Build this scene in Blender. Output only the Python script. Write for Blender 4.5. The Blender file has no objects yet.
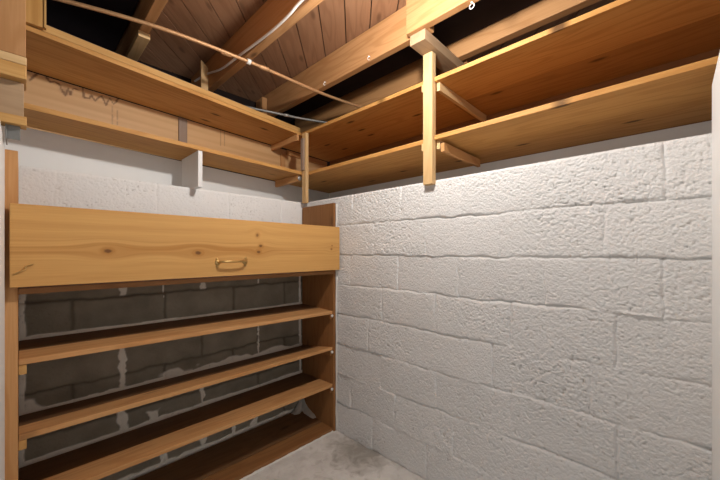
import bpy, bmesh, math, random
import numpy as np
from mathutils import Vector, Matrix
random.seed(7)
C = bpy.context.scene.collection
R = math.radians

# ------------------------------------------------------------------ materials
def nt(name):
    m = bpy.data.materials.new(name); m.use_nodes = True
    t = m.node_tree; b = t.nodes['Principled BSDF']
    return m, t, b
def N(t, kind, **kw):
    n = t.nodes.new(kind)
    for k, v in kw.items():
        if k in n.inputs.keys(): n.inputs[k].default_value = v
        else: setattr(n, k, v)
    return n
def mixc(t, fac, a, b, mode='MIX'):
    n = t.nodes.new('ShaderNodeMix'); n.data_type = 'RGBA'; n.blend_type = mode
    for sock, v in ((n.inputs[0], fac), (n.inputs[6], a), (n.inputs[7], b)):
        if hasattr(v, 'links'): t.links.new(v, sock)
        elif isinstance(v, (int, float)): sock.default_value = v
        else: sock.default_value = (*v, 1)
    return n.outputs[2]
def ramp(t, val, p0, p1, c0=(0,0,0), c1=(1,1,1)):
    n = t.nodes.new('ShaderNodeValToRGB')
    n.color_ramp.elements[0].position = p0; n.color_ramp.elements[0].color = (*c0, 1)
    n.color_ramp.elements[1].position = p1; n.color_ramp.elements[1].color = (*c1, 1)
    t.links.new(val, n.inputs[0]); return n.outputs[0]
def bump(t, b, h, strength, dist=.002):
    n = t.nodes.new('ShaderNodeBump'); n.inputs['Strength'].default_value = strength
    n.inputs['Distance'].default_value = dist
    t.links.new(h, n.inputs['Height']); t.links.new(n.outputs[0], b.inputs['Normal'])

_wood = {}
TONES = {   # light, dark, knot amount
    'pine':    ((.60,.350,.125), (.44,.215,.058), .9),
    'edge':    ((.64,.355,.15), (.45,.20,.065), .4),
    'shelf':   ((.62,.33,.105), (.43,.19,.045), 1.0),
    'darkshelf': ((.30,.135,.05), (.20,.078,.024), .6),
    'joist':   ((.50,.265,.115), (.35,.16,.055), .8),
    'beam':    ((.42,.285,.17), (.32,.205,.115), .3),
    'subfloor':((.34,.18,.098), (.22,.105,.053), .5),
    'post':    ((.66,.45,.23), (.55,.34,.145), .4),
    'grey':    ((.33,.245,.19), (.24,.17,.125), .3),
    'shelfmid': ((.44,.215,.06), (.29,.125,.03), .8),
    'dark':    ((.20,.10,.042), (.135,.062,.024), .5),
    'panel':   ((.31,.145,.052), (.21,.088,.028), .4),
}
def wood(tone, ax=0.0):
    """procedural timber; ax = grain angle in plan (radians) or 'z' for upright grain"""
    key = (tone, ax)
    if key in _wood: return _wood[key]
    li, da, kn = TONES[tone]
    m, t, b = nt('wood_%s_%s' % (tone, ax if ax == 'z' else round(ax, 2)))
    tc = N(t, 'ShaderNodeTexCoord'); oi = N(t, 'ShaderNodeObjectInfo')
    mp = N(t, 'ShaderNodeMapping')
    mp.inputs['Rotation'].default_value = (0, R(90), 0) if ax == 'z' else (0, 0, -ax)
    t.links.new(tc.outputs['Object'], mp.inputs[0])
    ad = N(t, 'ShaderNodeVectorMath', operation='MULTIPLY_ADD')
    cb = N(t, 'ShaderNodeCombineXYZ')
    for i in range(3): t.links.new(oi.outputs['Random'], cb.inputs[i])
    t.links.new(cb.outputs[0], ad.inputs[0]); ad.inputs[1].default_value = (7.3, 3.1, 5.7)
    t.links.new(mp.outputs[0], ad.inputs[2])
    def sc(v):
        n = N(t, 'ShaderNodeVectorMath', operation='MULTIPLY'); n.inputs[1].default_value = v
        t.links.new(ad.outputs[0], n.inputs[0]); return n.outputs[0]
    big = N(t, 'ShaderNodeTexNoise', Scale=1.0, Detail=2.0, Roughness=.45); t.links.new(sc((1.1, 10, 10)), big.inputs['Vector'])
    mul = N(t, 'ShaderNodeMath', operation='MULTIPLY'); mul.inputs[1].default_value = 46
    t.links.new(big.outputs['Fac'], mul.inputs[0])
    sn = N(t, 'ShaderNodeMath', operation='SINE'); t.links.new(mul.outputs[0], sn.inputs[0])
    rings = ramp(t, sn.outputs[0], .1, 1.0)
    fine = N(t, 'ShaderNodeTexNoise', Scale=1.0, Detail=3.0); t.links.new(sc((5, 170, 170)), fine.inputs['Vector'])
    broad = N(t, 'ShaderNodeTexNoise', Scale=1.0, Detail=2.0); t.links.new(sc((1.4, 5, 5)), broad.inputs['Vector'])
    c = mixc(t, ramp(t, broad.outputs['Fac'], .3, .75), li, tuple(.5*(x+y) for x, y in zip(li, da)))
    rf = N(t, 'ShaderNodeMath', operation='MULTIPLY'); rf.inputs[1].default_value = .5; t.links.new(rings, rf.inputs[0])
    c = mixc(t, rf.outputs[0], c, da)
    ff = N(t, 'ShaderNodeMath', operation='MULTIPLY'); ff.inputs[1].default_value = .4
    t.links.new(ramp(t, fine.outputs['Fac'], .45, .75), ff.inputs[0])
    c = mixc(t, ff.outputs[0], c, da)
    vo = N(t, 'ShaderNodeTexVoronoi', Scale=1.0, voronoi_dimensions='2D'); t.links.new(sc((2.3, 6.5, 6.5)), vo.inputs['Vector'])
    kd = ramp(t, vo.outputs['Distance'], .04, .11, (1,1,1), (0,0,0))
    sel = N(t, 'ShaderNodeSeparateColor'); t.links.new(vo.outputs['Color'], sel.inputs[0])
    gate = N(t, 'ShaderNodeMath', operation='GREATER_THAN'); gate.inputs[1].default_value = .62
    t.links.new(sel.outputs[0], gate.inputs[0])
    kf = N(t, 'ShaderNodeMath', operation='MULTIPLY'); t.links.new(kd, kf.inputs[0]); t.links.new(gate.outputs[0], kf.inputs[1])
    kk = N(t, 'ShaderNodeMath', operation='MULTIPLY'); kk.inputs[1].default_value = kn; t.links.new(kf.outputs[0], kk.inputs[0])
    c = mixc(t, kk.outputs[0], c, tuple(x*.28 for x in da))
    t.links.new(c, b.inputs['Base Color']); b.inputs['Roughness'].default_value = .6
    b.inputs['Specular IOR Level'].default_value = .25
    bump(t, b, fine.outputs['Fac'], .15)
    _wood[key] = m; return m

def plain(name, col, rough=.6, metal=0., nscale=60, nvar=.15, spec=.4):
    m, t, b = nt(name)
    tc = N(t, 'ShaderNodeTexCoord'); no = N(t, 'ShaderNodeTexNoise', Scale=nscale, Detail=4.0)
    t.links.new(tc.outputs['Object'], no.inputs['Vector'])
    c = mixc(t, no.outputs['Fac'], tuple(x*(1-nvar) for x in col), tuple(min(1, x*(1+nvar)) for x in col))
    t.links.new(c, b.inputs['Base Color'])
    b.inputs['Roughness'].default_value = rough; b.inputs['Metallic'].default_value = metal
    b.inputs['Specular IOR Level'].default_value = spec
    return m
M_smooth = plain('white_paint', (.83,.825,.81), .55, 0, 25, .02, .3)
M_caulk = plain('white_caulk', (.74,.72,.68), .6, 0, 80, .08, .3)
M_black = plain('cavity_shade_black', (.022,.015,.013), .9, 0, 20, .3, .1)
M_brass = plain('aged_brass', (.62,.42,.17), .28, 1.0, 40, .1)
M_copper = plain('weathered_copper', (.52,.29,.14), .5, .4, 90, .3)
M_clip = plain('white_plastic', (.80,.78,.72), .4, 0, 40, .03)
M_cable = plain('white_cable_sheath', (.78,.72,.66), .5, 0, 40, .05)
M_conduit = plain('grey_conduit', (.20,.20,.19), .45, .3, 60, .2)
M_hook = plain('white_coated_hook', (.85,.83,.78), .35, 0, 40, .03)
M_steel = plain('dull_steel', (.36,.35,.33), .5, .6, 70, .2)
M_porc = plain('porcelain', (.85,.84,.80), .2, 0, 30, .02)
M_grout = plain('dried_mortar', (.50,.455,.40), .9, 0, 45, .25, .2)

def wall_paint():
    m, t, b = nt('painted_block')
    tc = N(t, 'ShaderNodeTexCoord')
    n1 = N(t, 'ShaderNodeTexNoise', Scale=150.0, Detail=3.0, Roughness=.6); t.links.new(tc.outputs['Object'], n1.inputs['Vector'])
    n2 = N(t, 'ShaderNodeTexNoise', Scale=3.0, Detail=3.0); t.links.new(tc.outputs['Object'], n2.inputs['Vector'])
    at = N(t, 'ShaderNodeAttribute', attribute_name='pore')
    c = mixc(t, n2.outputs['Fac'], (.77,.765,.755), (.70,.695,.68))
    c = mixc(t, at.outputs['Fac'], c, (.36,.33,.29))
    t.links.new(c, b.inputs['Base Color']); b.inputs['Roughness'].default_value = .55
    b.inputs['Specular IOR Level'].default_value = .3
    bump(t, b, n1.outputs['Fac'], .8, .005)
    return m
M_wall = wall_paint()

def back_paint():
    """white paint above, bare dark block with squeezed mortar and paint smears below (mask attributes)"""
    m, t, b = nt('half_painted_block')
    tc = N(t, 'ShaderNodeTexCoord')
    n1 = N(t, 'ShaderNodeTexNoise', Scale=150.0, Detail=3.0); t.links.new(tc.outputs['Object'], n1.inputs['Vector'])
    n2 = N(t, 'ShaderNodeTexNoise', Scale=9.0, Detail=4.0); t.links.new(tc.outputs['Object'], n2.inputs['Vector'])
    pa = N(t, 'ShaderNodeAttribute', attribute_name='paint')
    jo = N(t, 'ShaderNodeAttribute', attribute_name='joint')
    po = N(t, 'ShaderNodeAttribute', attribute_name='pore')
    c = mixc(t, n2.outputs['Fac'], (.16,.135,.10), (.40,.35,.265))
    c = mixc(t, jo.outputs['Fac'], c, (.165,.138,.10))
    sx = N(t, 'ShaderNodeSeparateXYZ'); t.links.new(tc.outputs['Object'], sx.inputs[0])
    low = N(t, 'ShaderNodeMath', operation='LESS_THAN'); t.links.new(sx.outputs[2], low.inputs[0]); low.inputs[1].default_value = 1.2
    w = mixc(t, low.outputs[0], (.85,.845,.83), (.86,.80,.70))
    w = mixc(t, po.outputs['Fac'], w, (.38,.35,.31))
    c = mixc(t, pa.outputs['Fac'], c, w)
    t.links.new(c, b.inputs['Base Color']); b.inputs['Roughness'].default_value = .75
    b.inputs['Specular IOR Level'].default_value = .25
    bump(t, b, n1.outputs['Fac'], .5, .003)
    return m
M_back = back_paint()

def concrete():
    m, t, b = nt('concrete_floor')
    tc = N(t, 'ShaderNodeTexCoord')
    n1 = N(t, 'ShaderNodeTexNoise', Scale=7.0, Detail=7.0, Roughness=.65); t.links.new(tc.outputs['Object'], n1.inputs['Vector'])
    n2 = N(t, 'ShaderNodeTexNoise', Scale=90.0, Detail=3.0); t.links.new(tc.outputs['Object'], n2.inputs['Vector'])
    n3 = N(t, 'ShaderNodeTexNoise', Scale=16.0, Detail=5.0, Distortion=.8); t.links.new(tc.outputs['Object'], n3.inputs['Vector'])
    c = mixc(t, ramp(t, n1.outputs['Fac'], .35, .65), (.62,.60,.57), (.80,.785,.755))
    c = mixc(t, ramp(t, n3.outputs['Fac'], .55, .66, (0,0,0), (.5,.5,.5)), c, (.50,.48,.44))
    c = mixc(t, .12, c, n2.outputs['Color'], 'OVERLAY')
    # damp dirt smudge in the corner
    sub = N(t, 'ShaderNodeVectorMath', operation='DISTANCE'); sub.inputs[1].default_value = (1.47, 1.40, 0)
    wob = N(t, 'ShaderNodeVectorMath', operation='MULTIPLY_ADD'); t.links.new(n3.outputs['Color'], wob.inputs[0])
    wob.inputs[1].default_value = (.35,.35,0); t.links.new(tc.outputs['Object'], wob.inputs[2])
    off = N(t, 'ShaderNodeVectorMath', operation='SUBTRACT'); off.inputs[1].default_value = (.17,.17,0)
    t.links.new(wob.outputs[0], off.inputs[0]); t.links.new(off.outputs[0], sub.inputs[0])
    c = mixc(t, ramp(t, sub.outputs['Value'], .06, .24, (.75,.75,.75), (0,0,0)), c, (.25,.23,.195))
    t.links.new(c, b.inputs['Base Color']); b.inputs['Roughness'].default_value = .7
    bump(t, b, n2.outputs['Fac'], .3)
    return m
M_floor = concrete()

def attr_wood(name, base, dark, knot):
    m, t, b = nt(name)
    tc = N(t, 'ShaderNodeTexCoord')
    g = N(t, 'ShaderNodeAttribute', attribute_name='grain'); k = N(t, 'ShaderNodeAttribute', attribute_name='knot')
    n2 = N(t, 'ShaderNodeTexNoise', Scale=3.5, Detail=2.0); t.links.new(tc.outputs['Object'], n2.inputs['Vector'])
    c = mixc(t, n2.outputs['Fac'], base, tuple(.75*x+.25*y for x, y in zip(base, dark)))
    c = mixc(t, g.outputs['Fac'], c, dark)
    c = mixc(t, k.outputs['Fac'], c, knot)
    t.links.new(c, b.inputs['Base Color']); b.inputs['Roughness'].default_value = .5
    b.inputs['Specular IOR Level'].default_value = .3
    return m
M_flap = attr_wood('knotty_pine_front', (.66,.375,.125), (.46,.215,.055), (.13,.05,.015))
M_backing = attr_wood('stained_backing', (.70,.44,.22), (.60,.35,.155), (.15,.065,.025))

# ------------------------------------------------------------------ helpers
def link(name, me, m, parent=None):
    o = bpy.data.objects.new(name, me); C.objects.link(o)
    if m: me.materials.append(m)
    if parent:
        o.parent = parent; o.matrix_parent_inverse = parent.matrix_basis.inverted()
    return o
def done(name, bm, m, parent=None, smooth=False):
    me = bpy.data.meshes.new(name); bm.normal_update(); bm.to_mesh(me); bm.free()
    if smooth:
        for p in me.polygons: p.use_smooth = True
    return link(name, me, m, parent)
def tag(o, label=None, cat=None, group=None, kind=None):
    for k, v in (('label', label), ('category', cat), ('group', group), ('kind', kind)):
        if v: o[k] = v
    return o
def thing(name, label, cat, loc, group=None):
    o = bpy.data.objects.new(name, None); C.objects.link(o); o.location = loc
    o.empty_display_size = .05
    if name == 'overhead_shelf': group = 'overhead storage shelves'
    return tag(o, label, cat, group)
def add_prism(bm, poly, z0, z1, bev=.0015):
    """plan polygon (CCW); z0/z1 may be lists, one height per corner"""
    n = len(poly)
    a = z0 if isinstance(z0, (list, tuple)) else [z0]*n
    b = z1 if isinstance(z1, (list, tuple)) else [z1]*n
    lo = [bm.verts.new((x, y, a[i])) for i, (x, y) in enumerate(poly)]
    hi = [bm.verts.new((x, y, b[i])) for i, (x, y) in enumerate(poly)]
    fs = [bm.faces.new(lo[::-1]), bm.faces.new(hi)]
    for i in range(n):
        j = (i+1) % n; fs.append(bm.faces.new((lo[i], lo[j], hi[j], hi[i])))
    if bev:
        es = list({e for f in fs for e in f.edges})
        bmesh.ops.bevel(bm, geom=es, offset=bev, segments=2, profile=.6, affect='EDGES')
def prism(name, poly, z0, z1, m, parent=None, bev=.0015):
    bm = bmesh.new(); add_prism(bm, poly, z0, z1, bev); return done(name, bm, m, parent)
def rect(x0, x1, y0, y1): return [(x0,y0),(x1,y0),(x1,y1),(x0,y1)]
def box(name, x0, x1, y0, y1, z0, z1, m, parent=None, bev=.0015):
    return prism(name, rect(x0, x1, y0, y1), z0, z1, m, parent, bev)
def add_tube(bm, pts, r, seg=10, cap=True):
    pts = [Vector(p) for p in pts]; n = len(pts)
    rs = r if isinstance(r, (list, tuple)) else [r]*n
    up = Vector((0,0,1)); rings = []; prev = None
    for i, p in enumerate(pts):
        d = (pts[min(i+1, n-1)] - pts[max(i-1, 0)]).normalized()
        if prev is None:
            u = d.cross(up if abs(d.z) < .9 else Vector((1,0,0))).normalized()
        else:
            u = (prev - d*prev.dot(d)).normalized()
        prev = u; v = d.cross(u)
        rings.append([bm.verts.new(p + (u*math.cos(2*math.pi*k/seg) + v*math.sin(2*math.pi*k/seg))*rs[i]) for k in range(seg)])
    for a, b in zip(rings, rings[1:]):
        for k in range(seg):
            bm.faces.new((a[k], a[(k+1) % seg], b[(k+1) % seg], b[k]))
    if cap:
        bm.faces.new(rings[0][::-1]); bm.faces.new(rings[-1])
def tube(name, pts, r, m, parent=None, seg=10):
    bm = bmesh.new(); add_tube(bm, pts, r, seg)
    bmesh.ops.recalc_face_normals(bm, faces=bm.faces); return done(name, bm, m, parent, True)
def spline(pts, n=8):
    P = [Vector(p) for p in pts]; out = []
    for i in range(len(P)-1):
        a, b, c, d = P[max(i-1,0)], P[i], P[i+1], P[min(i+2, len(P)-1)]
        for k in range(n):
            s = k/n
            out.append(.5*((2*b)+(c-a)*s+(2*a-5*b+4*c-d)*s*s+(3*b-a-3*c+d)*s**3))
    out.append(P[-1]); return out
def lathe(name, prof, m, loc, axis='z', parent=None, seg=24):
    bm = bmesh.new(); rings = []
    for r, h in prof:
        ring = []
        for k in range(seg):
            a = 2*math.pi*k/seg; p = (r*math.cos(a), r*math.sin(a), h)
            if axis == 'y': p = (p[0], p[2], p[1])
            ring.append(bm.verts.new(Vector(p) + Vector(loc)))
        rings.append(ring)
    for a, b in zip(rings, rings[1:]):
        for k in range(seg): bm.faces.new((a[k], a[(k+1) % seg], b[(k+1) % seg], b[k]))
    bm.faces.new(rings[0]); bm.faces.new(rings[-1])
    bmesh.ops.recalc_face_normals(bm, faces=bm.faces)
    return done(name, bm, m, parent, True)

# numpy value noise
_rng = np.random.default_rng(11); _T = _rng.random((256, 256))
def vn(x, y, s=0):
    x = x + 37.7*s; y = y + 91.3*s
    xi = np.floor(x).astype(int); yi = np.floor(y).astype(int)
    fx = x-xi; fy = y-yi; fx = fx*fx*(3-2*fx); fy = fy*fy*(3-2*fy)
    g = lambda a, b: _T[a & 255, b & 255]
    return (g(xi,yi)*(1-fx)+g(xi+1,yi)*fx)*(1-fy)+(g(xi,yi+1)*(1-fx)+g(xi+1,yi+1)*fx)*fy - .5
def sst(a, b, x):
    t = np.clip((x-a)/(b-a), 0, 1); return t*t*(3-2*t)

def grid_mesh(name, P, m, attrs=None, flip=False):
    nv, nu = P.shape[:2]
    me = bpy.data.meshes.new(name)
    idx = np.arange(nv*nu).reshape(nv, nu)
    q = np.stack([idx[:-1,:-1], idx[:-1,1:], idx[1:,1:], idx[1:,:-1]], -1).reshape(-1, 4)
    if flip: q = q[:, ::-1]
    me.vertices.add(nv*nu); me.vertices.foreach_set('co', P.reshape(-1).astype(np.float32))
    me.loops.add(q.size); me.loops.foreach_set('vertex_index', q.reshape(-1).astype(np.int32))
    me.polygons.add(len(q)); me.polygons.foreach_set('loop_start', np.arange(0, q.size, 4, dtype=np.int32))
    me.polygons.foreach_set('loop_total', np.full(len(q), 4, np.int32))
    me.update(calc_edges=True); me.validate()
    for k, a in (attrs or {}).items():
        at = me.attributes.new(k, 'FLOAT', 'POINT'); at.data.foreach_set('value', a.reshape(-1).astype(np.float32))
    me.polygons.foreach_set('use_smooth', np.ones(len(q), bool))
    return link(name, me, m)

CH = .2032
def block_relief(U, Z, heads, seed, rough=1.0, zoff=None):
    """height of a laid block face: joints, block to block steps, chipped coarse texture"""
    Zw = Z + .008*vn(U*2.2, Z*1.5, seed+1) + .012*vn(U*12, Z*6, seed+2) + .006*vn(U*45, Z*40, seed+20)
    Uw = U + .008*vn(U*3, Z*6, seed+3) + .008*vn(U*25, Z*30, seed+21)
    row = np.clip(np.floor(Zw/CH), 0, 7).astype(int)
    dz = np.abs(Zw/CH - np.round(Zw/CH))*CH
    dz = np.where(np.round(Zw/CH) >= 8, 1, dz)
    du = np.full(U.shape, 1.0); blk = np.zeros(U.shape)
    for r in range(8):
        mk = row == r
        hs = np.array(heads[r]); d = np.abs(Uw[..., None] - hs)
        du = np.where(mk, d.min(-1), du)
        blk = np.where(mk, (Uw[..., None] > hs).sum(-1) + 13*r, blk)
    bi = blk.astype(int)
    step = (_T[bi % 256, (bi*7+seed) % 256]-.5)*.004
    tilt = (_T[bi % 256, (bi*11+3+seed) % 256]-.5)*.02*np.clip(Zw/CH - row - .5, -.5, .5)
    depth = .0042 + .013*vn(U*3.6, np.round(Zw/CH)*3.7, seed+4) + .009*vn(U*17, Z*17, seed+5)
    depth = np.clip(depth, -.005, .010)
    wv = .0052 + .003*vn(U*9, Z*9, seed+6)
    bed = depth*np.exp(-(dz/wv)**2)
    hdep = np.clip(.0032 + .010*vn(U*5, Z*4, seed+7) + .006*vn(U*22, Z*22, seed+22), -.004, .007)
    head = hdep*np.exp(-(du/(wv*.9))**2)
    edge = .0030*(np.exp(-dz/.018) + .6*np.exp(-du/.018))*(.5+vn(U*30, Z*30, seed+8))
    patch = (.35+.65*sst(-.22, .25, vn(U*3.1, Z*4.3, seed+9))) * (.6 + .55*(_T[bi % 256, (bi*5+9) % 256]))
    rg = (vn(U*62, Z*62, seed+10)*.0014 + vn(U*171, Z*171, seed+11)*.0036 + vn(U*24, Z*24, seed+12)*.0012)
    pit = -np.clip(vn(U*118, Z*118, seed+13)-.22, 0, 1)*.020 - np.clip(vn(U*165, Z*165, seed+24)-.24, 0, 1)*.019
    h = step + tilt - bed - head - edge + rough*(patch*.75+.25)*(rg + pit) + .0035*vn(U*5, Z*5, seed+14)
    pore = np.clip((vn(U*118, Z*118, seed+13)-.36)*9, 0, 1)*(.15+patch)*.6
    joint = np.exp(-(dz/.008)**2) + np.exp(-(du/.008)**2)
    return h, np.clip(pore, 0, 1), np.clip(joint, 0, 1)

# ------------------------------------------------------------------ the room shell
X_R, Y_B, X_L, Z_L = 1.524, 2.07, -.04, 1.6256
ST = dict(kind='structure')

# right wall (faces -x)
ys = np.arange(-.20, 2.0801, .003); zs = np.linspace(0, Z_L, 543)
Yg, Zg = np.meshgrid(ys, zs)
heads_r = [[1.75,1.36,.97,.58,.18], [1.554,1.181,.81,.42,.03], [1.69,1.289,.908,.53,.15], [1.80,1.396,.991,.611,.233],
           [1.66,1.283,.914,.53,.151], [1.56,1.163,.782,.393,.024], [1.72,1.348,.969,.575,.189], [1.536,1.137,.77,.404,.021]]
H, pore, joint = block_relief(Yg, Zg, heads_r, 1, 1.0)
top = sst(Z_L-.012, Z_L, Zg)
Xg = X_R - H + top*.006
o = grid_mesh('wall_right', np.stack([Xg, Yg, Zg], -1), M_wall, {'pore': pore}, flip=False); tag(o, **ST)

# back wall (faces -y)
xs = np.arange(-.06, 1.5401, .004)
Ug, Zg2 = np.meshgrid(xs, zs)
heads_b = []
for r in range(8): heads_b.append([(.12 + .2*(r % 2) + k*.4064) for k in range(-1, 5)])
for r_ in (0,2,4): heads_b[r_] = [.171,.56,.96,1.345]
for r_ in (1,3,5): heads_b[r_] = [.365,.766,1.138]
heads_b[7] = [.52,.93,1.32,.11]
H2, pore2, joint2 = block_relief(Ug, Zg2, heads_b, 5, .55)
nz = vn(Ug*26, Zg2*26, 61); nz2 = vn(Ug*70, Zg2*70, 62); nz3 = vn(Ug*7, Zg2*7, 63)
paint = sst(1.30, 1.33, Zg2 + .02*nz)
def smear(zl, w, amt):           # wavy paint and mortar line along each shelf
    global paint
    d = Zg2 - zl(Ug)
    ww = w*(1 + amt*np.clip(nz3*2.4 + nz*1.3, -.6, 1.6))
    paint = np.maximum(paint, (sst(ww, ww*.6, d) * (d > -.03) + 0)*np.where(d < ww, 1, 0))
smear(lambda u: .859 - .008*u, .011, .3)
smear(lambda u: .533 - .003*u, .017, 1.0)
smear(lambda u: .306 + .010*u, .012, .5)
smear(lambda u: .050 + 0*u, .014, .8)
for (u0, z0, z1, w) in ((.365,1.03,1.13,.015), (.766,1.03,1.115,.018), (1.138,1.04,1.10,.011), (.365,.55,.82,.017), (1.138,.52,.82,.008),
                        (.766,.31,.42,.016), (.365,.30,.40,.020), (.50,.31,.36,.028), (.96,.06,.21,.012), (.56,.06,.20,.020),
                        (.766,.06,.13,.025), (.22,.06,.12,.02), (1.1,.06,.10,.03), (.62,.53,.552,.11), (.03,.54,.585,.035), (.1,1.11,1.12,.05), (.555,1.0,1.05,.003)):
    e = sst(w, w*.35, np.abs(Ug-u0) + w*1.3*nz + .01*nz2) * sst(z0-.02, z0, Zg2) * sst(z1+.015, z1-.005, Zg2 + .03*nz)
    paint = np.maximum(paint, e)
for xe, w in ((1.486, .012), (.0, .014)):
    paint = np.maximum(paint, sst(w, w*.5, np.abs(Ug-xe) + .006*nz + .004*nz2))
H2 = H2 + np.where(Zg2 < 1.3, paint*.004, 0)
Yg2 = Y_B - H2 + sst(Z_L-.012, Z_L, Zg2)*.006
o = grid_mesh('wall_back', np.stack([Ug, Yg2, Zg2], -1), M_back, {'pore': pore2, 'paint': np.clip(paint*1.7,0,1), 'joint': joint2}); tag(o, **ST)

# left wall: painted slab whose edge just shows
bm = bmesh.new(); add_prism(bm, rect(-.24, X_L, .80, 2.30), -.02, Z_L-.01, .012)
tag(done('wall_left', bm, M_smooth), **ST)
# near wall beside the doorway
bm = bmesh.new(); add_prism(bm, rect(1.05, 1.545, -.24, -.088), -.02, 1.79, .012)
tag(done('wall_near', bm, M_smooth), **ST)
# wall tops (painted ledges) and the recess behind them
def ry(x): return 2.196 + .1385*(x-.045)
bm = bmesh.new(); add_prism(bm, [(X_R+.014,-.9), (2.16,-.9), (2.16,ry(2.16)+.02), (X_R+.014,ry(X_R)+.02)], Z_L-.06, Z_L-.004, 0)
tag(done('trim_1', bm, M_smooth), **ST)
bm = bmesh.new(); add_prism(bm, [(-.40,Y_B+.014), (X_R+.014,Y_B+.014), (X_R+.014,ry(X_R)+.02), (-.40,ry(-.4)+.02)], Z_L-.06, Z_L-.004, 0)
tag(done('trim_2', bm, M_smooth), **ST)
bm = bmesh.new(); add_prism(bm, [(-.40,ry(-.4)), (2.16,ry(2.16)), (2.16,ry(2.16)+.02), (-.40,ry(-.4)+.02)], Z_L-.004, 1.828, 0)
tag(done('trim_3', bm, M_smooth), **ST)
bm = bmesh.new(); add_prism(bm, rect(2.135, 2.17, -.9, ry(2.16)), Z_L-.004, 1.831, 0)
tag(done('trim_4', bm, M_smooth), **ST)
bm = bmesh.new(); add_prism(bm, rect(-.42, -.40, .5, ry(-.4)+.02), Z_L-.06, 1.828, 0)
tag(done('trim_8', bm, M_smooth), **ST)
bm = bmesh.new(); add_prism(bm, rect(-.40, -.23, .80, ry(-.4)), Z_L-.06, Z_L-.012, 0)
tag(done('trim_9', bm, M_smooth), **ST)
# floor
bm = bmesh.new(); add_prism(bm, rect(-2.5, X_R+.02, -2.5, 2.2), -.10, 0, 0)
tag(done('floor', bm, M_floor), **ST)
# cavity walls around the joist ends, coloured near-black so the cavity reads unlit
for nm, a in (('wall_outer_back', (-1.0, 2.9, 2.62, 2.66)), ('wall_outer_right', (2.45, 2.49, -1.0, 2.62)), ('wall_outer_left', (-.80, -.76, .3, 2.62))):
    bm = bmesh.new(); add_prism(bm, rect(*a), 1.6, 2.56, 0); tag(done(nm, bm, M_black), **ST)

# subfloor: diagonal boards at 45 degrees, each a real board with a gap
SUB = 2.545
bm = bmesh.new(); w = .135; s2 = math.sqrt(.5)
for k in range(-16, 19):
    c = k*.1405 - .045
    v = random.uniform(-.0015, .0015)
    pts = []
    for t_, c_ in ((-1.6, c), (3.4, c), (3.4, c+w), (-1.6, c+w)):
        pts.append((t_*s2 + c_*s2, t_*s2 - c_*s2))
    pts = pts[::-1]
    add_prism(bm, pts, SUB+v, SUB+.02+v, .001)
o = done('ceiling', bm, wood('subfloor', R(45))); tag(o, **ST)
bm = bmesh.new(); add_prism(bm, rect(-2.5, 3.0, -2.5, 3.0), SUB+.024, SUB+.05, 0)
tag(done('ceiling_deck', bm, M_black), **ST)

# ------------------------------------------------------------------ joists and framing
JB, JT = 2.352, SUB-.002
def joist(x0, x1, y0, y1, label, tone='joist', zb=JB, group='floor joists overhead'):
    o = box('ceiling_joist', x0, x1, y0, y1, zb, JT, wood(tone, R(90)), None, .003)
    return tag(o, label, 'joist', group)
joist(.408, .450, -.9, 2.60, 'golden floor joist seen from below at upper left, beside the dark bay')
tag(box('scab_block', .404, .456, 1.92, 2.20, 2.322, 2.351, wood('post', R(90)), None, .003), 'short pale block nailed under the far end of the upper left joist', 'wood block')
joist(.880, .924, -.9, 2.60, 'floor joist that carries the white electrical cable along its side')
joist(1.404, 1.446, .872, 2.60, 'floor joist with two white hooks screwed in its lower edge')
joist(1.362, 1.402, -.9, .985, 'floor joist with the white ring hook, lapped over the grey cross beam')
joist(1.806, 1.860, .872, 2.60, 'floor joist half hidden behind the far upper shelf, left of the grey cross beam')
joist(1.725, 1.775, -.9, .965, 'floor joist above the near upper shelf, right of the grey cross beam')
bx = box('cross_beam', 1.383, 2.44, .885, .975, 2.298, 2.350, wood('beam', 0.0), None, .002)
tag(bx, 'short grey cross beam resting on the tall pale post under the joists', 'beam')
tag(prism('wood_cleat', [(.832,2.27),(.878,2.27),(.878,2.29),(.832,2.29)], 2.33, [2.525,2.485,2.485,2.525], wood('post','z'), None, .002),
    'small upright wood cleat beside the cable joist at the back', 'cleat')
tag(box('wood_cleat', 1.352, 1.396, 2.40, 2.43, 2.33, 2.50, wood('joist','z'), None, .002), 'upright wood cleat at the far end of the hooked joist above the corner', 'cleat')

M_bay_shade = plain('bay_shade_black', (.020,.014,.016), .85, 0, 8, .4, .15)  # added panels: flat black colour stands in for the unlit joist bays
tag(box('bay_shade_panel', -.755, .40, -.9, 2.60, 2.47, 2.543, M_bay_shade, None, .01), 'added black panel standing in for shade in the joist bay at upper left', 'panel')
tag(box('bay_shade_panel', 1.452, 1.720, -.9, 2.60, 2.44, 2.543, M_bay_shade, None, .01), 'added black panel standing in for shade in the joist bay above the right shelves', 'panel')

# ------------------------------------------------------------------ back overhead shelves (run slightly out of square)
A_B = math.atan2(.172, 1.365)
def uf(x): return 1.891 + .126*(x-.02)       # upper shelf front line
def ub(x): return 2.310 + .0993*(x-.02)      # backing line
def lf(x): return 1.905 + .090*(x-.016)      # lower shelf front line
def lb(x): return 2.184 + .1385*(x-.045)     # lower shelf rear line
x0, x1 = -.30, 1.497
t = thing('overhead_shelf', 'upper wooden shelf with a thick layered front lip above the pull handle cupboard wall', 'shelf', (.6, 2.1, 2.145))
mid = lambda x: .52*uf(x)+.48*ub(x)
prism('shelf_board', [(x0,uf(x0)),(x1,uf(x1)),(x1,mid(x1)-.001),(x0,mid(x0)-.001)], 2.145, 2.165, wood('shelf', A_B), t)
prism('shelf_board', [(x0,mid(x0)+.001),(x1,mid(x1)+.001),(x1,ub(x1)-.003),(x0,ub(x0)-.003)], 2.146, 2.166, wood('shelf', A_B), t)
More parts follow.
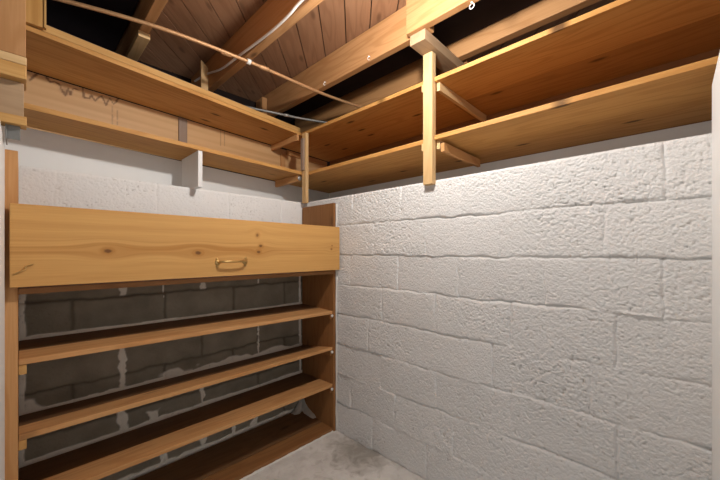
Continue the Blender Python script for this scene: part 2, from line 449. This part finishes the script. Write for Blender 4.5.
prism('front_lip', [(x0,uf(x0)+.004),(x1,uf(x1)+.004),(x1,uf(x1)+.040),(x0,uf(x0)+.040)], 2.168, 2.200, wood('pine', A_B), t, .003)
prism('lip_strip', [(x0,uf(x0)+.020),(x1-.02,uf(x1)+.020),(x1-.02,uf(x1)+.046),(x0,uf(x0)+.046)], 2.2005, 2.209, wood('grey', A_B), t)
prism('lip_strip', [(x0,uf(x0)+.036),(x1-.4,uf(x1-.4)+.036),(x1-.4,uf(x1-.4)+.056),(x0,uf(x0)+.056)], 2.2095, 2.217, wood('grey', A_B), t)
box('cleat', 1.462, 1.482, uf(1.47)+.004, ub(1.47)-.006, 2.098, 2.1445, wood('edge', R(90)), t)
box('cleat', -.28, -.26, uf(-.27)+.03, ub(-.27)-.006, 2.098, 2.1445, wood('edge', R(90)), t)

t = thing('overhead_shelf', 'lower wooden shelf above the white painted blocks, held up by the white bracket', 'shelf', (.6, 2.05, 1.83))
m3 = lambda x: .5*lf(x)+.5*lb(x)
prism('shelf_board', [(x0,lf(x0)),(x1,lf(x1)),(x1,m3(x1)-.001),(x0,m3(x0)-.001)], 1.830, 1.853, wood('shelf', A_B), t)
prism('shelf_board', [(x0,m3(x0)+.001),(x1,m3(x1)+.001),(x1,lb(x1)),(x0,lb(x0))], 1.831, 1.853, wood('shelf', A_B), t)
box('cleat', 1.455, 1.480, 2.06, lb(1.46)-.006, 1.780, 1.8295, wood('edge', R(90)), t)
k = lathe('bolt_head', [(.002,0),(.016,.001),(.018,.006),(.014,.010),(.009,.012),(.006,.013)], M_steel, (1.468, 2.045, 1.803), 'y', t)
lathe('bolt_shaft', [(.004,0),(.004,.003)], M_steel, (1.468, 2.0435, 1.803), 'y', k, 12)

# backing with its water stain
bxs = np.arange(-.30, 2.1401, .006); bzs = np.arange(1.86, 2.1441, .003)
Bu, Bz = np.meshgrid(bxs, bzs)
stain = [[(.027,2.095),(.039,2.117),(.054,2.14),(.06,2.151)],
 [(.09,2.138),(.103,2.122),(.122,2.13),(.141,2.12),(.148,2.092),(.161,2.071),(.174,2.116),(.181,2.087),(.194,2.124),(.215,2.123)],
 [(.232,2.143),(.24,2.091),(.261,2.095),(.272,2.117),(.287,2.09),(.301,2.114),(.317,2.13),(.336,2.084),(.355,2.13),(.371,2.102),(.383,2.116),(.395,2.144)],
 [(.141,2.115),(.155,2.085)]]
drips = [[(.367,2.09),(.367,1.985)], [(.391,2.09),(.391,1.99)], [(1.02,2.14),(1.02,2.03)], [(1.05,2.14),(1.05,2.03)]]
def segd(U, Z, a, b):
    ax, az = a; dx, dz = b[0]-ax, b[1]-az; L = dx*dx+dz*dz+1e-9
    s = np.clip(((U-ax)*dx+(Z-az)*dz)/L, 0, 1)
    return np.hypot(U-ax-s*dx, Z-az-s*dz)
kn = np.zeros(Bu.shape); wob = .006*vn(Bu*60, Bz*60, 71)
for pl, w_, s_ in [(p, .0065, .85) for p in stain] + [(p, .004, .45) for p in drips]:
    d = np.full(Bu.shape, 9.)
    for a, b in zip(pl, pl[1:]): d = np.minimum(d, segd(Bu, Bz, a, b))
    kn = np.maximum(kn, s_*sst(w_, w_*.2, d+wob))
kn = np.maximum(kn, .35*sst(.035, .0, np.hypot((Bu-.16), (Bz-2.10))))
gr = np.clip(.35 + 1.2*vn(Bu*2, Bz*60, 72), 0, 1)
bp = thing('backing_board', 'pale tan backing board with brown water stains between the two shelves', 'board', (.6, 2.37, 1.86))
o = grid_mesh('board_face', np.stack([Bu, 2.310+.0993*(Bu-.02), Bz], -1), M_backing, {'grain': gr, 'knot': kn})
o.parent = bp; o.matrix_parent_inverse = bp.matrix_basis.inverted()
sol = o.modifiers.new('thick', 'SOLIDIFY'); sol.thickness = .015; sol.offset = -1
def bb(xa, xb, d0, d1): return [(xa,ub(xa)-d1),(xb,ub(xb)-d1),(xb,ub(xb)-d0),(xa,ub(xa)-d0)]
tag(prism('joint_batten', bb(.726,.780,.001,.012), 1.87, 2.140, wood('grey','z'), bp), 'dark grey batten')
prism('end_batten', bb(1.56,1.605,.001,.016), 1.87, 2.095, wood('edge','z'), bp)
prism('top_batten', bb(1.62,2.12,.001,.022), 2.098, 2.140, wood('edge',A_B), bp)

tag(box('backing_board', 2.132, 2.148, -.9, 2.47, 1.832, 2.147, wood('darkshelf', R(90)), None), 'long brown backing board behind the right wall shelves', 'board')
# white bracket standing on the ledge
br = prism('shelf_bracket', [(.706,1.972),(.731,1.974),(.731,2.255),(.706,2.250)], [1.619,1.619,1.6225,1.6225], [1.829,1.829,1.829,1.829], M_smooth, None, .002)
tag(br, 'white painted upright bracket between the block wall top and the lower shelf', 'bracket')

# ------------------------------------------------------------------ right overhead shelves
YP0, YP1 = .908, .968        # the post stands between the two lengths of each shelf
def right_shelf(label, z, th, near, zn=0.0, xr=2.13):
    t = thing('overhead_shelf', label, 'shelf', (1.7, .4 if near else 1.6, z))
    xm = 1.822; m = wood('shelf', R(90))
    if near:
        za, zb_ = z + zn, z
        prism('front_board', [(1.505,-.75),(xm,-.75),(xm,YP1-.002),(1.532,YP1-.002),(1.532,YP0-.002),(1.505,YP0-.002)], z, z+th, m, t)
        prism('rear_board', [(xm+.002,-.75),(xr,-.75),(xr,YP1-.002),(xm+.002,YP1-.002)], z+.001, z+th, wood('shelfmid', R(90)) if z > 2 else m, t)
        box('cleat', 1.527, 2.12 if z > 2 else 2.0, YP0-.022, YP0-.003, z-.046, z-.0005, wood('post', 0.0), t)
    else:
        ye = (lambda x: ub(x)-.03) if z > 2 else (lambda x: ry(x)-.006)
        prism('front_board', [(1.505,YP1+.001),(xm,YP1+.001),(xm,ye(xm)),(1.505,ye(1.505))], z, z+th, m, t)
        prism('rear_board', [(xm+.002,YP1+.001),(xr,YP1+.001),(xr,ye(xr)),(xm+.002,ye(xm))], z+.001, z+th, m, t)
        box('cleat', 1.497, 1.53, YP1-.001, YP1+.012, z-.040, z-.0005, wood('post', 0.0), t)
    return t
right_shelf('upper wooden shelf over the right wall, length between the corner and the tall post', 2.143, .022, False)
right_shelf('lower wooden shelf over the right wall, length between the corner and the tall post', 1.826, .024, False)
right_shelf('upper wooden shelf over the right wall, nearest length running right from the tall post', 2.140, .022, True)
t = right_shelf('lower wooden shelf over the right wall, nearest length running right from the tall post', 1.833, .023, True)
box('brace', 1.530, 1.97, YP0-.046, YP0-.026, 1.770, 1.815, wood('edge', 0.0), t)

t = box('support_post', 1.490, 1.526, YP0+.002, YP1-.002, 1.602, 2.296, wood('post', 'z'), None, .002)
tag(t, 'tall pale post halding the right shelves up in mid wall'.replace('halding', 'holding'), 'post')
cp = thing('corner_post', 'narrow wooden post standing in the corner where the shelf runs meet', 'post', (1.50, 2.0, 1.61))
box('post', 1.476, 1.503, 1.985, 2.03, 1.612, 2.138, wood('post', 'z'), cp)
tag(box('side_strip', 1.460, 1.4755, 1.996, 2.026, 1.856, 2.095, wood('grey', 'z'), cp), 'dark grey strip')

# ------------------------------------------------------------------ framing at the far left edge
g = 'stacked boards at the left edge'
tag(box('wall_stud', -.10, .010, 1.452, 1.54, 1.850, 2.345, wood('joist', 'z'), None, .002), 'upright orange stud at the top left edge, standing on the two stacked plates', 'stud')
tag(box('wall_plate', -.10, .012, 1.450, 1.56, 1.824, 1.849, wood('post', 0.0), None, .003), 'topmost of the flat boards stacked at the left edge', 'board', g)
tag(box('wall_plate', -.10, .012, 1.450, 1.56, 1.780, 1.8235, wood('pine', 0.0), None, .004), 'thicker board second from the top of the stack at the left edge', 'board', g)
tag(box('blocking_board', -.10, .006, 1.485, 1.55, 1.665, 1.779, wood('beam', 0.0), None, .002), 'shaded brown upright board set back under the stacked plates at left', 'board')
tag(box('sill_board', -.10, .012, 1.450, 1.505, 1.637, 1.664, wood('pine', 0.0), None, .002), 'light thin board lying lowest at the left edge above the metal bracket', 'board')
mb = thing('metal_bracket', 'small grey metal bracket under the boards at the left edge', 'bracket', (-.015, 1.5, 1.60))
box('plate', -.030, -.002, 1.475, 1.478, 1.594, 1.6375, M_conduit, mb, .0008)
box('rib', -.034, -.0305, 1.470, 1.56, 1.592, 1.6375, M_conduit, mb, .0008)
hp = thing('hanger_board', 'upright brown board rising from the upper shelf lip at top left', 'board', (.04, 1.89, 2.20))
box('plank', .000, .064, 1.872, 1.890, 2.168, 2.468, wood('shelf', 'z'), hp)
box('edge_strip', .0645, .072, 1.866, 1.890, 2.168, 2.468, wood('pine', 'z'), hp, .002)

# ------------------------------------------------------------------ built-in shelf unit
u = thing('shelf_unit', 'built in wooden shelf unit with a knotty pine drop front across the top', 'shelf unit', (.73, 1.9, 0))
PX0, PX1, YF = -.008, 1.494, 1.70
prism('side_panel', rect(-.0405, PX0, 1.692, 2.052), 0.002, 1.606, wood('edge', 'z'), u, .002)
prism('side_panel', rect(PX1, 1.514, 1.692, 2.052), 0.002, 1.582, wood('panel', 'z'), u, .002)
for zf0, zr0, zf1, zr1, n in ((.835,.838,.814,.826,0), (.562,.512,.565,.508,1), (.310,.285,.309,.300,2)):
    th = .021
    z0 = [zf0, zf1, zr1, zr0]; z1 = [z+th for z in z0]
    sh = bpy.data.objects.new('shelf', None); C.objects.link(sh); sh.parent = u; sh.matrix_parent_inverse = u.matrix_basis.inverted()
    def zl(y, f, r): return f + (r-f)*(y-YF)/(2.046-YF)
    for nm, ya, yb, mm in (('front_board', YF, 1.848, wood('edge', 0.0)), ('rear_board', 1.850, 2.046, wood('dark', 0.0))):  # rear board set in a darker wood tone than the front board
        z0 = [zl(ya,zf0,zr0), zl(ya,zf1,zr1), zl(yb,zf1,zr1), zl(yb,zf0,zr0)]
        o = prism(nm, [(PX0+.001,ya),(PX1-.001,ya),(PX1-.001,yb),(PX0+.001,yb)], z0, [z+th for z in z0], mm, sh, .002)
        if nm == 'rear_board': o['label'] = 'darker rear board'
    for xa, xb, za, zb_ in ((PX0+.001, PX0+.022, zf0, zr0), (PX1-.018, PX1-.001, zf1, zr1)):
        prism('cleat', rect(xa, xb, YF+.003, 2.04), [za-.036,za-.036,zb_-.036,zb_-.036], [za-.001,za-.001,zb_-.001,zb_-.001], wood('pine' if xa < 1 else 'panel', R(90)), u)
    tag(lathe('cleat_end', [(.002,0),(.009,.001),(.010,.004),(.008,.010)], M_caulk, (PX1-.008, YF-.008, zf1-.012), 'y', u, 12), 'white painted cleat end')
bs = bpy.data.objects.new('bottom_shelf', None); C.objects.link(bs); bs.parent = u; bs.matrix_parent_inverse = u.matrix_basis.inverted()
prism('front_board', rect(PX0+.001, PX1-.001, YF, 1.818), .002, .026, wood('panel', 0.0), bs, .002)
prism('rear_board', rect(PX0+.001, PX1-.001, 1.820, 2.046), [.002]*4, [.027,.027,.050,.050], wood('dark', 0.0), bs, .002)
prism('cupboard_floor', rect(PX0+.001, PX1-.001, 1.682, 2.046), 1.092, 1.113, wood('panel', 0.0), u, .002)
# drop front with its own figured grain
hx = np.linspace(-.028, 1.509, 620); hz = np.linspace(1.121, 1.413, 150)
Hu, Hz = np.meshgrid(hx, hz)
knots = [(.242,1.248,.016,.010),(.589,1.239,.017,.010),(.898,1.335,.009,.011),(.918,1.277,.012,.009),(.905,1.243,.013,.010),(1.435,1.262,.007,.006),(1.44,1.285,.005,.004)]
defl = np.zeros(Hu.shape); kn = np.zeros(Hu.shape); halo = np.zeros(Hu.shape)
for (kx, kz, a, b) in knots:
    dx, dz = Hu-kx, Hz-kz
    defl += -1.1*dz*np.exp(-(dx/(a*5.5))**2-(dz/(b*4.0))**2)
    r = np.sqrt((dx/a)**2+(dz/b)**2) + .25*vn(Hu*120, Hz*120, 81)
    kn = np.maximum(kn, sst(1.1, .45, r)*(.85 if a > .01 else .7))
    halo = np.maximum(halo, .5*sst(2.2, 1.0, r))
V = Hz + defl + .010*vn(Hu*2.0, Hz*3, 82) + .003*vn(Hu*7, Hz*9, 83)
band = vn(Hu*.5, V*40, 84); line = vn(Hu*.8, V*170, 85); fib = vn(Hu*9, V*420, 86)
midw = np.exp(-((Hz-1.258)/.055)**2)
gr = np.clip(.22 + .45*band + np.clip(line-.12, 0, 1)*2.2*midw + .3*fib + halo, 0, 1)
fl = bpy.data.objects.new('drop_front', None)
f = grid_mesh('drop_front', np.stack([Hu, np.full(Hu.shape, 1.6449), Hz], -1), M_flap, {'grain': gr, 'knot': kn})
bpy.data.objects.remove(fl)
f.name = 'drop_front'
sol = f.modifiers.new('thick', 'SOLIDIFY'); sol.thickness = .028; sol.offset = -1
bv = f.modifiers.new('bevel', 'BEVEL'); bv.width = .004; bv.segments = 3; bv.limit_method = 'ANGLE'; bv.angle_limit = R(60)
f.parent = u; f.matrix_parent_inverse = u.matrix_basis.inverted(); f['label'] = 'knotty pine front board'
hd = tube('handle', spline([(.682,1.642,1.191),(.684,1.625,1.193),(.693,1.612,1.195),(.712,1.606,1.196),(.750,1.604,1.196),(.797,1.606,1.196),(.815,1.612,1.195),(.824,1.625,1.193),(.826,1.642,1.191)], 6), .0058, M_brass, f)
hd['label'] = 'brass pull handle'
for hxx in (.682, .826):
    lathe('rosette', [(.004,-.006),(.010,-.004),(.014,-.001),(.015,.001)], M_brass, (hxx, 1.6435, 1.191), 'y', hd, 20)
    for dz in (.019, -.019):
        lathe('screw_foot', [(.002,-.003),(.0055,-.002),(.006,.001)], M_brass, (hxx-.004 if hxx < .75 else hxx+.004, 1.6440, 1.191+dz), 'y', hd, 12)
# hook latch lying on the front board by its left end
lt = tube('hook_latch', spline([(-.018,1.641,1.168),(-.004,1.638,1.176),(.010,1.638,1.182),(.012,1.640,1.195),(.030,1.640,1.201)], 5), .0022, M_brass, f, 8)
lt['label'] = 'thin brass hook latch'
# caulk lines
bm = bmesh.new()
pts = [(1.519, 1.690 - .002*random.random(), z_) for z_ in np.linspace(.002, 1.575, 60)]
add_tube(bm, [(x_+random.uniform(-.0012,.0012), y_, z_) for x_, y_, z_ in pts], [.0052+random.uniform(-.0015,.0015) for _ in pts], 8)
bmesh.ops.recalc_face_normals(bm, faces=bm.faces); tag(done('trim_5', bm, M_caulk, None, True), **ST)
bm = bmesh.new()
pts = [(x_, 1.697+random.uniform(-.0015,.0015), .002) for x_ in np.linspace(-.02, 1.515, 70)]
add_tube(bm, pts, [.006+random.uniform(-.0015,.002) for _ in pts], 8)
bmesh.ops.recalc_face_normals(bm, faces=bm.faces); tag(done('trim_6', bm, M_caulk, None, True), **ST)
# mortar slumped in the back right corner of the lowest bay
bm = bmesh.new()
NA, NR = 17, 9; rows_ = []
for i in range(NA):
    a = math.pi/2*i/(NA-1); L = .05 + .09*abs(math.cos(2*a))**1.5 + random.uniform(-.012, .012)
    row = []
    for j in range(NR):
        f_ = j/(NR-1); rr = L*f_
        h_ = .052 + .10*(1-f_)**2.6 + random.uniform(-.004, .004) - (.02*f_ if i == 0 else 0)
        row.append(bm.verts.new((1.493-rr*math.cos(a), 2.05-rr*1.3*math.sin(a), max(h_, .034) if f_ < 1 else .030)))
    rows_.append(row)
for ra, rb in zip(rows_, rows_[1:]):
    for j in range(NR-1): bm.faces.new((ra[j], ra[j+1], rb[j+1], rb[j]))
bmesh.ops.remove_doubles(bm, verts=bm.verts, dist=.0005)
bmesh.ops.recalc_face_normals(bm, faces=bm.faces)
tag(done('mortar_slump', bm, M_grout, None, True), **ST)

# ------------------------------------------------------------------ pipe, cable, conduit, hooks
pp = thing('copper_pipe', 'thin copper coloured pipe crossing below the joists from upper left to the corner', 'pipe', (.9, 1.75, 2.33))
ppts = spline([(-.32,2.08,2.336),(.10,1.915,2.334),(.467,1.800,2.333),(.907,1.752,2.332),(1.417,1.735,2.328),(1.80,1.675,2.322),(2.2,1.62,2.32)], 6)
tube('tube', ppts, .0095, M_copper, pp)
for xa, ya in ((.78,1.768), (1.00,1.748)):
    tube('coupling', [(xa-.028,ya+.004,2.332),(xa-.020,ya+.003,2.332),(xa+.020,ya-.003,2.332),(xa+.028,ya-.004,2.332)], [.0105,.0125,.0125,.0105], M_copper, pp, 14)
cl = lathe('clip', [(.0105,-.010),(.0150,-.010),(.0150,.010),(.0105,.010)], M_clip, (0,0,0), 'z', pp, 16)
cl.data.transform(Matrix.Translation((.902,1.752,2.332)) @ Matrix.Rotation(R(90), 4, 'Y')); cl['label'] = 'white pipe clip'
tag(tube('electrical_cable', spline([(.871,.55,2.372),(.871,.86,2.372),(.872,1.19,2.372),(.872,1.294,2.358),(.872,1.424,2.352),(.872,1.59,2.360),(.872,1.796,2.376),(.872,2.04,2.392),(.872,2.29,2.45),(.872,2.5,2.48)], 6), .0066, M_cable),
    'white electrical cable drooping along the side of a joist', 'cable')
cd = thing('grey_conduit', 'dark grey conduit lying across the shelf tops above the corner', 'conduit', (1.4, 1.98, 2.23))
tube('tube', spline([(1.01,2.115,2.228),(1.20,2.05,2.228),(1.42,1.98,2.226),(1.64,1.88,2.222),(2.0,1.70,2.205),(2.1,1.65,2.200)], 5), .0075, M_conduit, cd)
tube('flat_end', [(.985,2.122,2.228),(1.00,2.118,2.228),(1.10,2.085,2.228),(1.12,2.078,2.228)], [.006,.0105,.0105,.0078], M_conduit, cd)
tube('collar', [(1.31,2.014,2.227),(1.34,2.004,2.227)], .0105, M_steel, cd)
def hook(loc, label, g=None):
    h = thing('cup_hook', label, 'hook', loc, g); x, y, z = loc
    pts = [(x+.012,y,z+.004),(x,y,z+.002),(x-.006,y,z-.006)] + [(x-.006-.007*math.sin(a), y, z-.013+.007*math.cos(a)) for a in np.linspace(.2, 4.4, 12)]
    tube('wire', pts, .0017, M_hook, h, 8)
    lathe('collar', [(.002,-.001),(.005,0),(.005,.002),(.003,.003)], M_hook, (x-.003, y, z+.001), 'z', h, 12)
    return h
h1 = hook((1.396, 1.27, 2.372), 'white cup hook on the joist side, the one farther from the corner')
bpy.context.view_layer.update()
h2 = h1.copy(); C.objects.link(h2); h2.location = (1.396, 1.665, 2.366)
h2['label'] = 'white cup hook on the joist near where the copper pipe meets it'
for ch in list(h1.children):
    c = ch.copy(); C.objects.link(c); c.parent = h2; c.matrix_parent_inverse = ch.matrix_parent_inverse.copy()
rg = thing('ring_hook', 'white open ring hook hanging from the joist at the top edge', 'hook', (1.385, .645, 2.35))
tube('wire', [(1.385,.645,2.362),(1.385,.645,2.350),(1.385,.642,2.345)] + [(1.385, .645-.011*math.sin(a), 2.334+.011*math.cos(a)) for a in np.linspace(.15, 5.9, 18)], .0021, M_hook, rg, 8)
lathe('collar', [(.002,-.001),(.005,0),(.005,.002),(.003,.003)], M_hook, (1.385,.645,2.349), 'z', rg, 12)

# ------------------------------------------------------------------ ceiling lamp (the room's bare bulb, just above the frame)
LX, LY, LZ = .900, .72, 2.224
lp = thing('ceiling_lamp', 'bare bulb in a white porcelain holder under a joist', 'lamp', (LX, LY, JB))
lathe('lamp_holder', [(.055,2.3515),(.055,2.338),(.045,2.325),(.024,2.315),(.022,2.268),(.012,2.268)], M_porc, (LX, LY, 0), 'z', lp)
mb_, t_, b_ = nt('lit_bulb')
em = N(t_, 'ShaderNodeEmission'); em.inputs['Color'].default_value = (1, .975, .935, 1); em.inputs['Strength'].default_value = 1210
t_.links.new(em.outputs[0], t_.nodes['Material Output'].inputs['Surface'])
prof = [(.0125,.043),(.014,.036)] + [(.030*math.cos(a), .030*math.sin(a)) for a in np.linspace(1.05, -1.52, 12)]
lathe('bulb', prof, mb_, (LX, LY, LZ), 'z', lp, 24)

# even ambient fill, added to lift the shade; enters through the open doorway
w = bpy.data.worlds.new('World'); bpy.context.scene.world = w; w.use_nodes = True
w.node_tree.nodes['Background'].inputs[0].default_value = (.97, .985, 1.0, 1)
w.node_tree.nodes['Background'].inputs[1].default_value = .62

# ------------------------------------------------------------------ camera
cam = bpy.data.cameras.new('camera'); co = bpy.data.objects.new('camera', cam); C.objects.link(co)
co.location = (0, 0, 1.246); co.rotation_euler = (R(90), 0, R(-46.1))
cam.sensor_width = 36; cam.lens = 326/720*36; cam.shift_y = 11.5/720; cam.clip_start = .01
bpy.context.scene.camera = co
vs = bpy.context.scene.view_settings
vs.view_transform = 'Standard'; vs.look = 'None'; vs.gamma = 1; vs.use_curve_mapping = False
vs.exposure = 0.0
